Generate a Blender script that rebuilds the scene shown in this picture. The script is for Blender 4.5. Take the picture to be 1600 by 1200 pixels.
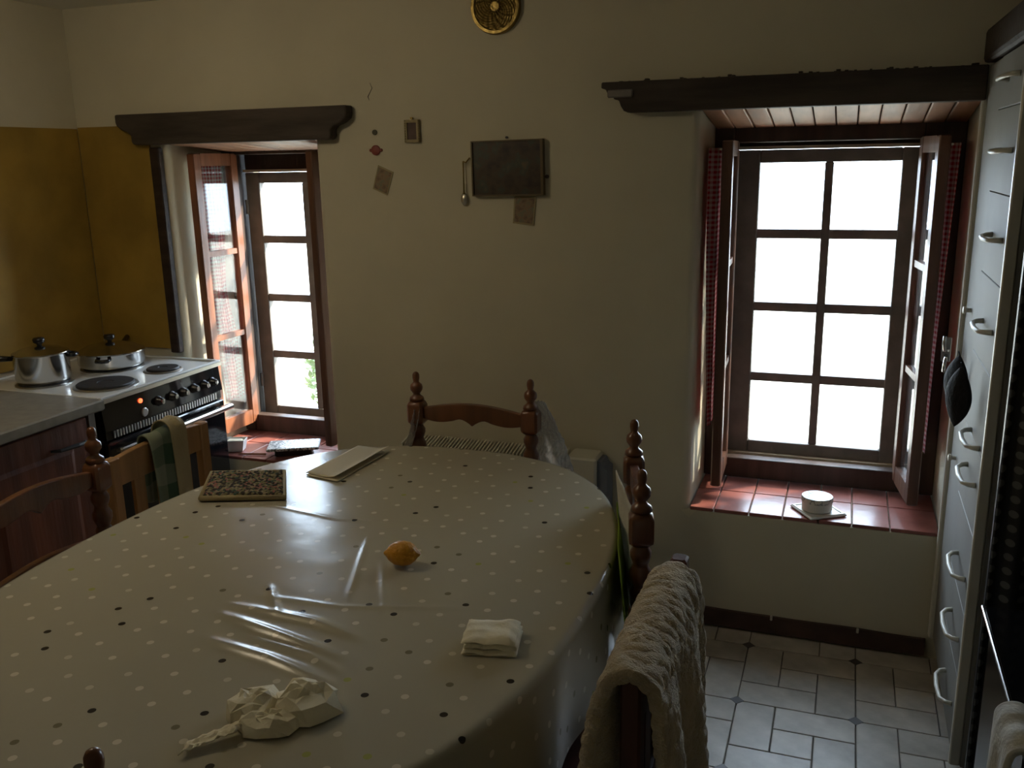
import bpy, math, random
from mathutils import Vector, Matrix, noise
random.seed(7)
for o in list(bpy.data.objects): bpy.data.objects.remove(o)
S = bpy.context.scene
COL = S.collection
PI = math.pi
R = math.radians

# ------------------------------------------------------------------ camera
YAW, PITCH, ROLL = R(20.3), R(13.85), R(-1.1)
fw = Vector((-math.sin(YAW)*math.cos(PITCH), math.cos(YAW)*math.cos(PITCH), -math.sin(PITCH)))
r0 = Vector((math.cos(YAW), math.sin(YAW), 0)); u0 = r0.cross(fw)
rt = math.cos(ROLL)*r0 + math.sin(ROLL)*u0
up = -math.sin(ROLL)*r0 + math.cos(ROLL)*u0
cam = bpy.data.cameras.new('camera'); cam.sensor_width = 36; cam.lens = 36*1420/1600; cam.clip_start = .02
co = bpy.data.objects.new('camera', cam); COL.objects.link(co)
m = Matrix((rt, up, -fw)).transposed().to_4x4(); m.translation = (0, 0, 1.6)
co.matrix_world = m; S.camera = co

# ------------------------------------------------------------------ light
S.view_settings.view_transform = 'Standard'; S.view_settings.look = 'None'
S.view_settings.gamma = 1; S.view_settings.use_curve_mapping = False
S.view_settings.exposure = 1.2
wd = bpy.data.worlds.new('sky'); S.world = wd; wd.use_nodes = True
bg = wd.node_tree.nodes['Background']
bg.inputs[0].default_value = (.66, .82, 1, 1); bg.inputs[1].default_value = 7.0
sl = bpy.data.lights.new('sun', 'SUN'); sl.energy = 8; sl.angle = R(2.5); sl.color = (1, .9, .72)
so = bpy.data.objects.new('sun', sl); COL.objects.link(so)
sv = Vector((1.2, 1.0, 1.05)).normalized()          # towards the sun
so.rotation_euler = sv.to_track_quat('Z', 'Y').to_euler(); so.location = (3, 8, 5)
S.cycles.sample_clamp_indirect = 6
S.cycles.diffuse_bounces = 6; S.cycles.transparent_max_bounces = 24
for nm, x, w in (('portal_1', -2.175, .66), ('portal_2', -.065, .78)):
    pl = bpy.data.lights.new(nm, 'AREA'); pl.shape = 'RECTANGLE'; pl.size = w; pl.size_y = 1.3
    pl.cycles.is_portal = True
    po = bpy.data.objects.new(nm, pl); COL.objects.link(po)
    po.location = (x, 3.58, 1.07); po.rotation_euler = (R(-90), 0, 0)

# ------------------------------------------------------------------ materials
MT = {}
def mat(name, col, rough=.6, metal=0, bump=0, bscale=40, var=0, vscale=6, col2=None, coat=0, spec=.5, sheen=0, detail=4, stretch=None, trans=0, rnd=0):
    m = bpy.data.materials.new(name); m.use_nodes = True; MT[name] = m
    nt = m.node_tree; N = nt.nodes; L = nt.links; b = N['Principled BSDF']
    b.inputs['Base Color'].default_value = (*col, 1); b.inputs['Roughness'].default_value = rough
    b.inputs['Metallic'].default_value = metal; b.inputs['Coat Weight'].default_value = coat
    b.inputs['Coat Roughness'].default_value = .12
    b.inputs['Specular IOR Level'].default_value = spec; b.inputs['Sheen Weight'].default_value = sheen
    tc = N.new('ShaderNodeTexCoord'); vec = tc.outputs['Object']
    if stretch:
        mp = N.new('ShaderNodeMapping'); mp.inputs['Scale'].default_value = stretch
        L.new(vec, mp.inputs[0]); vec = mp.outputs[0]
    last = None
    if var or col2:
        n = N.new('ShaderNodeTexNoise'); n.inputs['Scale'].default_value = vscale; n.inputs['Detail'].default_value = detail
        L.new(vec, n.inputs['Vector'])
        r = N.new('ShaderNodeValToRGB')
        c2 = col2 or tuple(c*(1-var) for c in col)
        r.color_ramp.elements[0].position = .35; r.color_ramp.elements[1].position = .65
        r.color_ramp.elements[0].color = (*c2, 1); r.color_ramp.elements[1].color = (*col, 1)
        L.new(n.outputs[0], r.inputs[0]); last = r.outputs[0]
    if rnd:
        oi = N.new('ShaderNodeObjectInfo'); hs = N.new('ShaderNodeHueSaturation')
        mr = N.new('ShaderNodeMapRange'); mr.inputs['To Min'].default_value = 1-rnd; mr.inputs['To Max'].default_value = 1+rnd
        L.new(oi.outputs['Random'], mr.inputs[0]); L.new(mr.outputs[0], hs.inputs['Value'])
        if last: L.new(last, hs.inputs['Color'])
        else: hs.inputs['Color'].default_value = (*col, 1)
        last = hs.outputs[0]
    if last: L.new(last, b.inputs['Base Color'])
    if bump:
        n = N.new('ShaderNodeTexNoise'); n.inputs['Scale'].default_value = bscale; n.inputs['Detail'].default_value = 5
        L.new(vec, n.inputs['Vector'])
        bp = N.new('ShaderNodeBump'); bp.inputs['Strength'].default_value = bump; bp.inputs['Distance'].default_value = .01
        L.new(n.outputs[0], bp.inputs['Height']); L.new(bp.outputs[0], b.inputs['Normal'])
    if trans:
        t = N.new('ShaderNodeBsdfTranslucent'); t.inputs[0].default_value = (*col, 1)
        if last: L.new(last, t.inputs[0])
        mx = N.new('ShaderNodeMixShader'); mx.inputs[0].default_value = trans
        L.new(b.outputs[0], mx.inputs[1]); L.new(t.outputs[0], mx.inputs[2])
        L.new(mx.outputs[0], N['Material Output'].inputs[0])
    return m

mat('plaster', (.62, .57, .43), .85, bump=.35, bscale=9, var=.10, vscale=2.2)
mat('ceiling', (.66, .64, .55), .9, bump=.2, bscale=7)
mat('yellow', (.38, .24, .045), .55, bump=.1, bscale=14, var=.30, vscale=5, spec=.3)
mat('dark_wood', (.045, .028, .02), .55, bump=.5, bscale=30, stretch=(.12, 1, 1), var=.5, vscale=30, spec=.3)
mat('beam_wood', (.085, .066, .052), .6, bump=.6, bscale=26, stretch=(.15, 1, 1), var=.5, vscale=18, spec=.25)
mat('frame_wood', (.085, .055, .042), .5, bump=.3, bscale=40, stretch=(1, 1, .12), var=.4, vscale=22, spec=.4)
mat('casement_wood', (.27, .10, .045), .38, bump=.25, bscale=40, stretch=(1, 1, .1), var=.4, vscale=22)
mat('shaded_casement', (.15, .068, .04), .4, bump=.25, bscale=40, stretch=(1, 1, .1), var=.4, vscale=22)  # casement wood again, darker: shade put into its colour
mat('sash_wood', (.23, .205, .18), .55, bump=.2, bscale=40, var=.25, vscale=14)  # greyed and lightened, window glare put into the base colour
mat('pale_strip', (.62, .52, .36), .6)
mat('lining_wood', (.40, .19, .095), .5, bump=.3, bscale=30, stretch=(1, .15, 1), var=.45, vscale=14, rnd=.2)
mat('sill_tile', (.33, .115, .09), .27, bump=.12, bscale=20, var=.25, vscale=9, rnd=.12)
mat('sill_grout', (.30, .17, .13), .8)
mat('floor_tile', (.54, .49, .41), .38, bump=.12, bscale=25, col2=(.36, .32, .26), vscale=9, rnd=.12)
mat('floor_grout', (.13, .11, .09), .8)
mat('cabochon', (.06, .05, .045), .4)
mat('baseboard', (.085, .045, .032), .6, bump=.3, bscale=20, var=.4, vscale=10)
mat('chair_wood', (.17, .06, .023), .32, bump=.15, bscale=50, stretch=(1, 1, .15), var=.4, vscale=20, coat=.35)
mat('dark_chair_wood', (.105, .032, .02), .38, bump=.15, bscale=50, stretch=(1, 1, .15), var=.4, vscale=20, coat=.2)
mat('pine_wood', (.46, .25, .10), .45, bump=.2, bscale=40, stretch=(1, 1, .12), var=.35, vscale=20)
mat('cabinet_wood', (.17, .05, .02), .45, bump=.2, bscale=40, stretch=(1, 1, .1), var=.45, vscale=16)
mat('worktop', (.25, .24, .21), .35, var=.2, vscale=30, bump=.05)
mat('enamel', (.72, .74, .74), .18, coat=.3)
mat('black_enamel', (.014, .013, .012), .22)
mat('black_glass', (.008, .008, .009), .06, coat=.4)
mat('hotplate', (.02, .02, .021), .5, bump=.2, bscale=60)
mat('steel', (.52, .51, .49), .17, metal=1)
mat('dull_steel', (.45, .44, .42), .35, metal=1)
mat('trim_metal', (.60, .57, .50), .3, metal=1)
mat('bakelite', (.012, .011, .011), .25)
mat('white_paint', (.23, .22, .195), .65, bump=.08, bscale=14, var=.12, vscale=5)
mat('white_gloss', (.62, .59, .50), .35)
mat('dark_gap', (.02, .018, .016), .8)
mat('brass', (.27, .19, .06), .28, metal=1, bump=.15, bscale=60)
mat('paper', (.72, .66, .50), .85, bump=.15, bscale=30, trans=.12)
mat('tissue', (.90, .84, .66), .9, bump=.3, bscale=55)
mat('lemon', (.78, .36, .02), .42, bump=.5, bscale=140, var=.2, vscale=8)
mat('cream_terry', (.66, .54, .35), .95, bump=.7, bscale=260, var=.22, vscale=22, sheen=.4)
mat('white_cloth', (.66, .64, .58), .9, bump=.3, bscale=90, trans=.15)
mat('green_cloth', (.30, .42, .05), .8, bump=.2, bscale=60, trans=.2)
mat('ceramic', (.78, .78, .74), .3, bump=.05)
mat('old_gilt', (.13, .09, .035), .4)
mat('red_plastic', (.22, .045, .03), .5)
mat('olive_disc', (.05, .045, .02), .6)
mat('leather', (.010, .010, .011), .8, spec=.2, bump=.4, bscale=60)
mat('black_metal', (.014, .014, .015), .4, bump=.1, bscale=40)
mat('radiator_paint', (.56, .54, .44), .45)
mat('blue_grey', (.16, .18, .22), .6)
mat('ground', (.48, .45, .36), .9, bump=.4, bscale=4, var=.3, vscale=1.5)
mat('leaf', (.11, .15, .05), .6, var=.4, vscale=8, trans=.3)
mat('bark', (.12, .09, .06), .9)
mat('tan_cloth', (.36, .30, .17), .95, bump=.4, bscale=80)
mat('picture_glass', (.02, .02, .02), .1)

def nodes(name):
    m = bpy.data.materials.new(name); m.use_nodes = True; MT[name] = m
    nt = m.node_tree; return m, nt.nodes, nt.links, nt.nodes['Principled BSDF']
def ramp(N, stops, interp='LINEAR'):
    r = N.new('ShaderNodeValToRGB'); e = r.color_ramp; e.interpolation = interp
    while len(e.elements) < len(stops): e.elements.new(.5)
    for k, (p, c) in enumerate(stops): e.elements[k].position = p; e.elements[k].color = (*c, 1)
    return r
def math_n(N, L, op, a, b=None):
    n = N.new('ShaderNodeMath'); n.operation = op
    for k, v in enumerate((a, b)):
        if v is None: continue
        if isinstance(v, (int, float)): n.inputs[k].default_value = v
        else: L.new(v, n.inputs[k])
    return n.outputs[0]

def glass(name, gl, dirt):
    m, N, L, b = nodes(name); N.remove(b)
    t = N.new('ShaderNodeBsdfTransparent'); g = N.new('ShaderNodeBsdfGlossy'); g.inputs['Roughness'].default_value = .03
    d = N.new('ShaderNodeBsdfTranslucent'); d.inputs[0].default_value = (.8, .8, .78, 1)
    d2 = N.new('ShaderNodeBsdfDiffuse'); d2.inputs[0].default_value = (.8, .8, .78, 1)
    md = N.new('ShaderNodeMixShader'); L.new(d.outputs[0], md.inputs[1]); L.new(d2.outputs[0], md.inputs[2])
    m1 = N.new('ShaderNodeMixShader'); lw = N.new('ShaderNodeLayerWeight'); lw.inputs[0].default_value = .5
    L.new(math_n(N, L, 'ADD', math_n(N, L, 'MULTIPLY', math_n(N, L, 'POWER', lw.outputs['Facing'], 4.0), .75), gl), m1.inputs[0])
    L.new(t.outputs[0], m1.inputs[1]); L.new(g.outputs[0], m1.inputs[2])
    tc = N.new('ShaderNodeTexCoord'); n = N.new('ShaderNodeTexNoise'); n.inputs['Scale'].default_value = 7; n.inputs['Detail'].default_value = 6
    L.new(tc.outputs['Object'], n.inputs['Vector'])
    mr = N.new('ShaderNodeMapRange'); mr.inputs['From Min'].default_value = .35; mr.inputs['From Max'].default_value = .7
    mr.inputs['To Max'].default_value = dirt; L.new(n.outputs[0], mr.inputs[0])
    m2 = N.new('ShaderNodeMixShader'); L.new(mr.outputs[0], m2.inputs[0]); L.new(m1.outputs[0], m2.inputs[1]); L.new(md.outputs[0], m2.inputs[2])
    L.new(m2.outputs[0], N['Material Output'].inputs[0])
glass('pane_glass', .05, .02); glass('dusty_glass', .06, .15)

def emit(name, col, st):
    m, N, L, b = nodes(name); b.inputs['Base Color'].default_value = (*col, 1)
    b.inputs['Emission Color'].default_value = (*col, 1); b.inputs['Emission Strength'].default_value = st
emit('red_lamp', (1, .07, .02), 2.5)
emit('lamp_glow', (1, .84, .60), 16.5)

# polka-dot oilcloth: printed dots, uv in metres
m, N, L, b = nodes('oilcloth')
uv = N.new('ShaderNodeUVMap'); vo = N.new('ShaderNodeTexVoronoi'); vo.voronoi_dimensions = '2D'
vo.inputs['Scale'].default_value = 15.0; vo.inputs['Randomness'].default_value = .42
mp = N.new('ShaderNodeMapping'); mp.inputs['Rotation'].default_value = (0, 0, .5)
L.new(uv.outputs[0], mp.inputs[0]); L.new(mp.outputs[0], vo.inputs['Vector'])
dot = math_n(N, L, 'LESS_THAN', vo.outputs['Distance'], .102)
sp = N.new('ShaderNodeSeparateColor'); L.new(vo.outputs['Color'], sp.inputs[0])
cr = ramp(N, [(0, (.70, .66, .55)), (.45, (.63, .60, .49)), (.72, (.025, .02, .016)), (.86, (.22, .20, .13)), (.94, (.40, .42, .14))], 'CONSTANT')
L.new(sp.outputs[0], cr.inputs[0])
mx = N.new('ShaderNodeMix'); mx.data_type = 'RGBA'; L.new(dot, mx.inputs['Factor'])
mx.inputs['A'].default_value = (.45, .42, .33, 1); L.new(cr.outputs[0], mx.inputs['B'])
L.new(mx.outputs['Result'], b.inputs['Base Color']); b.inputs['Roughness'].default_value = .2; b.inputs['Specular IOR Level'].default_value = .4
nz = N.new('ShaderNodeTexNoise'); nz.inputs['Scale'].default_value = 9; nz.inputs['Detail'].default_value = 3
L.new(uv.outputs[0], nz.inputs['Vector'])
bp = N.new('ShaderNodeBump'); bp.inputs['Strength'].default_value = .10; bp.inputs['Distance'].default_value = .012
L.new(nz.outputs[0], bp.inputs['Height']); L.new(bp.outputs[0], b.inputs['Normal'])

def gingham(name, red, white, cell, tr):
    m, N, L, b = nodes(name); uv = N.new('ShaderNodeUVMap'); sx = N.new('ShaderNodeSeparateXYZ'); L.new(uv.outputs[0], sx.inputs[0])
    outs = []
    for k in (0, 1):
        f = math_n(N, L, 'FRACT', math_n(N, L, 'MULTIPLY', sx.outputs[k], .5/cell))
        outs.append(math_n(N, L, 'GREATER_THAN', f, .5))
    s = math_n(N, L, 'MULTIPLY', math_n(N, L, 'ADD', outs[0], outs[1]), .5)
    r = ramp(N, [(0, white), (1, red)]); L.new(s, r.inputs[0]); L.new(r.outputs[0], b.inputs['Base Color'])
    b.inputs['Roughness'].default_value = .9
    t = N.new('ShaderNodeBsdfTranslucent'); L.new(r.outputs[0], t.inputs[0])
    mx = N.new('ShaderNodeMixShader'); mx.inputs[0].default_value = tr
    L.new(b.outputs[0], mx.inputs[1]); L.new(t.outputs[0], mx.inputs[2]); L.new(mx.outputs[0], N['Material Output'].inputs[0])
gingham('red_gingham', (.50, .02, .035), (.74, .55, .54), .008, .5)
gingham('green_check', (.05, .10, .06), (.24, .27, .20), .05, .1)

# crochet pad, granular stone, embossed brass, prints
m, N, L, b = nodes('crochet'); tc = N.new('ShaderNodeTexCoord'); vo = N.new('ShaderNodeTexVoronoi'); vo.inputs['Scale'].default_value = 135; vo.inputs['Randomness'].default_value = .5
L.new(tc.outputs['Object'], vo.inputs['Vector']); sp = N.new('ShaderNodeSeparateColor'); L.new(vo.outputs['Color'], sp.inputs[0])
cr = ramp(N, [(0, (.05, .04, .03)), (.35, (.20, .18, .08)), (.6, (.32, .26, .15)), (.82, (.35, .14, .11)), (.92, (.05, .09, .06))], 'CONSTANT'); L.new(sp.outputs[0], cr.inputs[0]); L.new(cr.outputs[0], b.inputs['Base Color'])
b.inputs['Roughness'].default_value = .95; bp = N.new('ShaderNodeBump'); bp.invert = True; bp.inputs['Strength'].default_value = 1; bp.inputs['Distance'].default_value = .006
L.new(vo.outputs['Distance'], bp.inputs['Height']); L.new(bp.outputs[0], b.inputs['Normal'])
m, N, L, b = nodes('granite'); tc = N.new('ShaderNodeTexCoord'); vo = N.new('ShaderNodeTexVoronoi'); vo.inputs['Scale'].default_value = 150
L.new(tc.outputs['Object'], vo.inputs['Vector']); sp = N.new('ShaderNodeSeparateColor'); L.new(vo.outputs['Color'], sp.inputs[0])
cr = ramp(N, [(0, (.08, .08, .08)), (.35, (.30, .29, .28)), (.65, (.65, .63, .6))], 'CONSTANT'); L.new(sp.outputs[0], cr.inputs[0]); L.new(cr.outputs[0], b.inputs['Base Color']); b.inputs['Roughness'].default_value = .4
bp = N.new('ShaderNodeBump'); bp.inputs['Strength'].default_value = .8; bp.inputs['Distance'].default_value = .004; L.new(sp.outputs[1], bp.inputs['Height']); L.new(bp.outputs[0], b.inputs['Normal'])
def blotch(name, stops, scale, rough=.4):
    m, N, L, b = nodes(name); tc = N.new('ShaderNodeTexCoord'); n = N.new('ShaderNodeTexNoise'); n.inputs['Scale'].default_value = scale; n.inputs['Detail'].default_value = 5
    L.new(tc.outputs['Object'], n.inputs['Vector']); r = ramp(N, stops); L.new(n.outputs[0], r.inputs[0]); L.new(r.outputs[0], b.inputs['Base Color']); b.inputs['Roughness'].default_value = rough
blotch('print_dark', [(.3, (.02, .012, .008)), (.5, (.06, .036, .018)), (.6, (.045, .052, .032)), (.75, (.12, .085, .04))], 22)
blotch('print_card', [(.3, (.10, .065, .04)), (.5, (.24, .16, .09)), (.65, (.16, .17, .11)), (.8, (.40, .33, .2))], 45, .6)
blotch('print_small', [(.3, (.06, .035, .025)), (.7, (.11, .06, .045))], 30, .6)
blotch('tin_print', [(.46, (.74, .73, .68)), (.52, (.18, .19, .21)), (.57, (.76, .74, .68))], 38, .3)
# black ribbon with pale spots (uv)
m, N, L, b = nodes('spotted'); uv = N.new('ShaderNodeUVMap'); vo = N.new('ShaderNodeTexVoronoi'); vo.voronoi_dimensions = '2D'; vo.inputs['Scale'].default_value = 30; vo.inputs['Randomness'].default_value = .0
L.new(uv.outputs[0], vo.inputs['Vector']); d = math_n(N, L, 'LESS_THAN', vo.outputs['Distance'], .26)
mx = N.new('ShaderNodeMix'); mx.data_type = 'RGBA'; L.new(d, mx.inputs['Factor']); mx.inputs['A'].default_value = (.012, .012, .012, 1); mx.inputs['B'].default_value = (.10, .10, .095, 1)
L.new(mx.outputs['Result'], b.inputs['Base Color']); b.inputs['Roughness'].default_value = .7
# clear crinkled plastic
m, N, L, b = nodes('clear_plastic'); N.remove(b); t = N.new('ShaderNodeBsdfTransparent'); t.inputs[0].default_value = (.9, .9, .9, 1)
g = N.new('ShaderNodeBsdfGlossy'); g.inputs['Roughness'].default_value = .12; df = N.new('ShaderNodeBsdfTranslucent'); df.inputs[0].default_value = (.7, .72, .74, 1)
tc = N.new('ShaderNodeTexCoord'); n = N.new('ShaderNodeTexNoise'); n.inputs['Scale'].default_value = 45; n.inputs['Detail'].default_value = 3; L.new(tc.outputs['Object'], n.inputs['Vector'])
bp = N.new('ShaderNodeBump'); bp.inputs['Strength'].default_value = 1; bp.inputs['Distance'].default_value = .02; L.new(n.outputs[0], bp.inputs['Height']); L.new(bp.outputs[0], g.inputs['Normal'])
m1 = N.new('ShaderNodeMixShader'); m1.inputs[0].default_value = .35; L.new(t.outputs[0], m1.inputs[1]); L.new(g.outputs[0], m1.inputs[2])
m2 = N.new('ShaderNodeMixShader'); m2.inputs[0].default_value = .2; L.new(m1.outputs[0], m2.inputs[1]); L.new(df.outputs[0], m2.inputs[2]); L.new(m2.outputs[0], N['Material Output'].inputs[0])

# ------------------------------------------------------------------ mesh helpers
class MB:
    def __init__(s): s.v = []; s.f = []; s.uv = None
    def quadbox(s, P):                       # 8 corners: bottom ring 0-3, top ring 4-7
        k = len(s.v); s.v += [tuple(p) for p in P]
        s.f += [tuple(k+i for i in q) for q in ((3, 2, 1, 0), (4, 5, 6, 7), (0, 1, 5, 4), (1, 2, 6, 5), (2, 3, 7, 6), (3, 0, 4, 7))]; return s
    def box(s, x0, x1, y0, y1, z0, z1):
        return s.quadbox([(x0, y0, z0), (x1, y0, z0), (x1, y1, z0), (x0, y1, z0), (x0, y0, z1), (x1, y0, z1), (x1, y1, z1), (x0, y1, z1)])
    def bevbox(s, x0, x1, y0, y1, z0, z1, b=.004):   # box with chamfered upright and top edges
        P = lambda i, z: [(x0+i+b, y0+i, z), (x1-i-b, y0+i, z), (x1-i, y0+i+b, z), (x1-i, y1-i-b, z), (x1-i-b, y1-i, z), (x0+i+b, y1-i, z), (x0+i, y1-i-b, z), (x0+i, y0+i+b, z)]
        return s.loft([P(b, z0), P(0, z0+b), P(0, z1-b), P(b, z1)])
    def loft(s, rings, cap=True, closed=True):
        n = len(rings[0]); k = len(s.v)
        for r in rings: s.v += [tuple(p) for p in r]
        for i in range(len(rings)-1):
            for j in range(n if closed else n-1):
                a = k+i*n+j; b2 = k+i*n+(j+1) % n; s.f.append((a, b2, b2+n, a+n))
        if cap: s.f.append(tuple(k+j for j in range(n))[::-1]); s.f.append(tuple(k+(len(rings)-1)*n+j for j in range(n)))
        return s
    def lathe(s, prof, c=(0, 0, 0), n=20, axis='z'):
        rings = []
        for z, r in prof:
            ring = []
            for j in range(n):
                a = 2*PI*j/n; p = (max(r, 1e-4)*math.cos(a), max(r, 1e-4)*math.sin(a), z)
                if axis == 'x': p = (p[2], p[0], p[1])
                if axis == 'y': p = (p[1], p[2], p[0])
                ring.append((p[0]+c[0], p[1]+c[1], p[2]+c[2]))
            rings.append(ring)
        return s.loft(rings)
    def tube(s, pts, r, n=8):
        pts = [Vector(p) for p in pts]; rings = []
        rr = r if isinstance(r, (list, tuple)) else [r]*len(pts)
        d0 = (pts[1]-pts[0]).normalized(); u = d0.orthogonal().normalized()
        for i, p in enumerate(pts):
            d = (pts[min(i+1, len(pts)-1)]-pts[max(i-1, 0)]).normalized()
            u = (u-d*u.dot(d)).normalized(); w = d.cross(u)
            rings.append([p+(u*math.cos(2*PI*j/n)+w*math.sin(2*PI*j/n))*rr[i] for j in range(n)])
        return s.loft(rings)
    def prism(s, poly, axis, a, b):          # poly 2D; axis = extrusion axis
        def P(u, v, w): return {'y': (u, w, v), 'x': (w, u, v), 'z': (u, v, w)}[axis]
        return s.loft([[P(u, v, a) for u, v in poly], [P(u, v, b) for u, v in poly]])
    def grid(s, fn, nu, nv, closed_u=False, uvf=None):
        k = len(s.v); W = nu if closed_u else nu+1
        if uvf and s.uv is None: s.uv = {}
        for j in range(nv+1):
            for i in range(W):
                u, v = i/nu, j/nv
                if uvf: s.uv[len(s.v)] = uvf(u, v)
                s.v.append(tuple(fn(u, v)))
        for j in range(nv):
            for i in range(nu):
                a = k+j*W+i; b2 = k+j*W+(i+1) % W
                s.f.append((a, b2, b2+W, a+W))
        return s
    def build(s, name, mt, parent=None, world=False, smooth=False, kind=None, label=None, cat=None, group=None, solid=0, sub=0, bevel=0, auto=None):
        off = Vector((0, 0, 0))
        if world and parent:
            p = parent
            while p: off += p.location; p = p.parent
        me = bpy.data.meshes.new(name); me.from_pydata([tuple(Vector(v)-off) for v in s.v], [], s.f)
        if s.uv is not None:
            ul = me.uv_layers.new(name='UVMap')
            for lp in me.loops: ul.data[lp.index].uv = s.uv.get(lp.vertex_index, (0, 0))
        me.materials.append(MT[mt]); me.validate()
        import bmesh as _b
        bm = _b.new(); bm.from_mesh(me); _b.ops.recalc_face_normals(bm, faces=bm.faces); bm.to_mesh(me); bm.free()
        if smooth or auto:
            for p in me.polygons: p.use_smooth = True
            if auto: me.set_sharp_from_angle(angle=R(auto))
        o = bpy.data.objects.new(name, me); COL.objects.link(o)
        if parent: o.parent = parent
        if solid:
            md = o.modifiers.new('solid', 'SOLIDIFY'); md.thickness = solid; md.offset = 0
        if bevel:
            md = o.modifiers.new('bevel', 'BEVEL'); md.width = bevel; md.segments = 2; md.limit_method = 'ANGLE'; md.angle_limit = R(40)
        if sub:
            md = o.modifiers.new('sub', 'SUBSURF'); md.levels = sub; md.render_levels = sub
        return tag(o, label, cat, group, kind)
def tag(o, label=None, cat=None, group=None, kind=None):
    for k, v in (('label', label), ('category', cat), ('group', group), ('kind', kind)):
        if v: o[k] = v
    return o
def thing(name, label=None, cat=None, loc=(0, 0, 0), rz=0, group=None, kind=None):
    o = bpy.data.objects.new(name, None); COL.objects.link(o); o.location = loc; o.rotation_euler = (0, 0, rz); o.empty_display_size = .1
    return tag(o, label, cat, group, kind)
def copy_tree(o, parent=None):
    c = o.copy(); COL.objects.link(c); c.parent = parent
    for ch in list(o.children): copy_tree(ch, c)
    return c
def nz(x, y, z=0, s=1.0): return noise.noise(Vector((x*s, y*s, z*s)))

# ------------------------------------------------------------------ room shell
D = 2.956; DB = 3.56; XL = -2.93; XR = .98; YF = -1.7; ZC = 2.2
def wall_with_holes():
    xs = [XL-.3, -2.51, -1.84, -.455, .335, XR+.3]; zs = [-.02, .42, 1.70, 1.755, ZC+.1]
    hole = lambda i, j: (i == 1 and j == 1) or (i == 3 and j in (1, 2))
    import bmesh
    bm = bmesh.new(); cache = {}
    def V(i, j, y):
        k = (i, j, y)
        if k not in cache: cache[k] = bm.verts.new((xs[i], y, zs[j]))
        return cache[k]
    nx, nz_ = len(xs)-1, len(zs)-1
    for i in range(nx):
        for j in range(nz_):
            if hole(i, j): continue
            bm.faces.new((V(i, j, D), V(i+1, j, D), V(i+1, j+1, D), V(i, j+1, D)))
            bm.faces.new((V(i, j, DB), V(i, j+1, DB), V(i+1, j+1, DB), V(i+1, j, DB)))
            for di, dj, a, b in ((-1, 0, (0, 0), (0, 1)), (1, 0, (1, 1), (1, 0)), (0, -1, (1, 0), (0, 0)), (0, 1, (0, 1), (1, 1))):
                ii, jj = i+di, j+dj
                if not (0 <= ii < nx and 0 <= jj < nz_) or hole(ii, jj):
                    bm.faces.new((V(i+a[0], j+a[1], D), V(i+b[0], j+b[1], D), V(i+b[0], j+b[1], DB), V(i+a[0], j+a[1], DB)))
    bmesh.ops.recalc_face_normals(bm, faces=bm.faces)
    es = []
    for e in bm.edges:
        a, b = e.verts
        if abs(a.co.y-D) < 1e-4 and abs(b.co.y-D) < 1e-4 and abs(a.co.x-b.co.x) < 1e-5 and len(e.link_faces) == 2:
            n1, n2 = [f.normal for f in e.link_faces]
            if n1.dot(n2) < .5 and XL < a.co.x < XR: es.append(e)
    bmesh.ops.bevel(bm, geom=es, offset=.028, segments=4, affect='EDGES', profile=.5)
    me = bpy.data.meshes.new('wall_back'); bm.to_mesh(me); bm.free(); me.materials.append(MT['plaster'])
    for p in me.polygons: p.use_smooth = True
    me.set_sharp_from_angle(angle=R(35))
    o = bpy.data.objects.new('wall_back', me); COL.objects.link(o); o['kind'] = 'structure'; return o
wall_back = wall_with_holes()
MB().box(XL-.3, XL, YF-.3, D, -.02, ZC+.1).build('wall_left', 'plaster', kind='structure')
MB().box(XR, XR+.3, YF-.3, D, -.02, ZC+.1).build('wall_right', 'plaster', kind='structure')
MB().box(XL, XR, YF-.3, YF, -.02, ZC+.1).build('wall_front', 'plaster', kind='structure')
MB().box(XL-.3, XR+.3, YF-.3, DB, ZC, ZC+.15).build('ceiling', 'ceiling', kind='structure')

floor = MB().box(XL-.3, XR+.3, YF-.3, DB, -.06, -.007).build('floor', 'floor_grout', kind='structure')
# pinwheel tiles, a small dark insert where four cells meet
cs = .337; ox, oy = -.225, 2.855; t = cs/3
def tile_mesh(w, h):
    g = .0016; m = MB(); P = lambda i, z: [(i, i, z), (w-i, i, z), (w-i, h-i, z), (i, h-i, z)]
    m.loft([P(g, -.007), P(g, -.001), P(g+.0018, 0)]); return m
kinds = [(0, t, t, 2*t), (t, 2*t, 2*t, t), (2*t, 0, t, 2*t), (0, 0, 2*t, t), (t, t, t, t)]
protos = {}
rest = MB(); ncount = 0
for ci in range(-8, 5):
    for cj in range(-13, 2):
        x0, y0 = ox+ci*cs, oy+(cj-1)*cs
        near = -1 <= ci <= 1 and y0 > 1.0
        for k, (dx, dy, w, h) in enumerate(kinds):
            X, Y = x0+dx, y0+dy
            if X < XL or X+w > XR+.2 or Y < YF or Y > D-.005: continue
            if near:
                if k not in protos:
                    o = tile_mesh(w, h).build('floor_tile', 'floor_tile', floor); protos[k] = o
                else:
                    o = protos[k].copy(); COL.objects.link(o); o.parent = floor
                o.location = (X, Y, 0)
            else:
                kk = len(rest.v); mm = tile_mesh(w, h)
                rest.v += [(a+X, b+Y, c) for a, b, c in mm.v]; rest.f += [tuple(q+kk for q in f) for f in mm.f]
        if near:
            key = 'c'
            if key not in protos:
                o = MB().loft([[(.021*math.cos(a), .021*math.sin(a), z) for a in (0, PI/2, PI, 1.5*PI)] for z in (-.006, .0008)]).build('insert', 'cabochon', floor); protos[key] = o
            else:
                o = protos[key].copy(); COL.objects.link(o); o.parent = floor
            o.location = (x0, y0, 0)
rest.build('tile_field', 'floor_tile', floor, kind='stuff')

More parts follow.
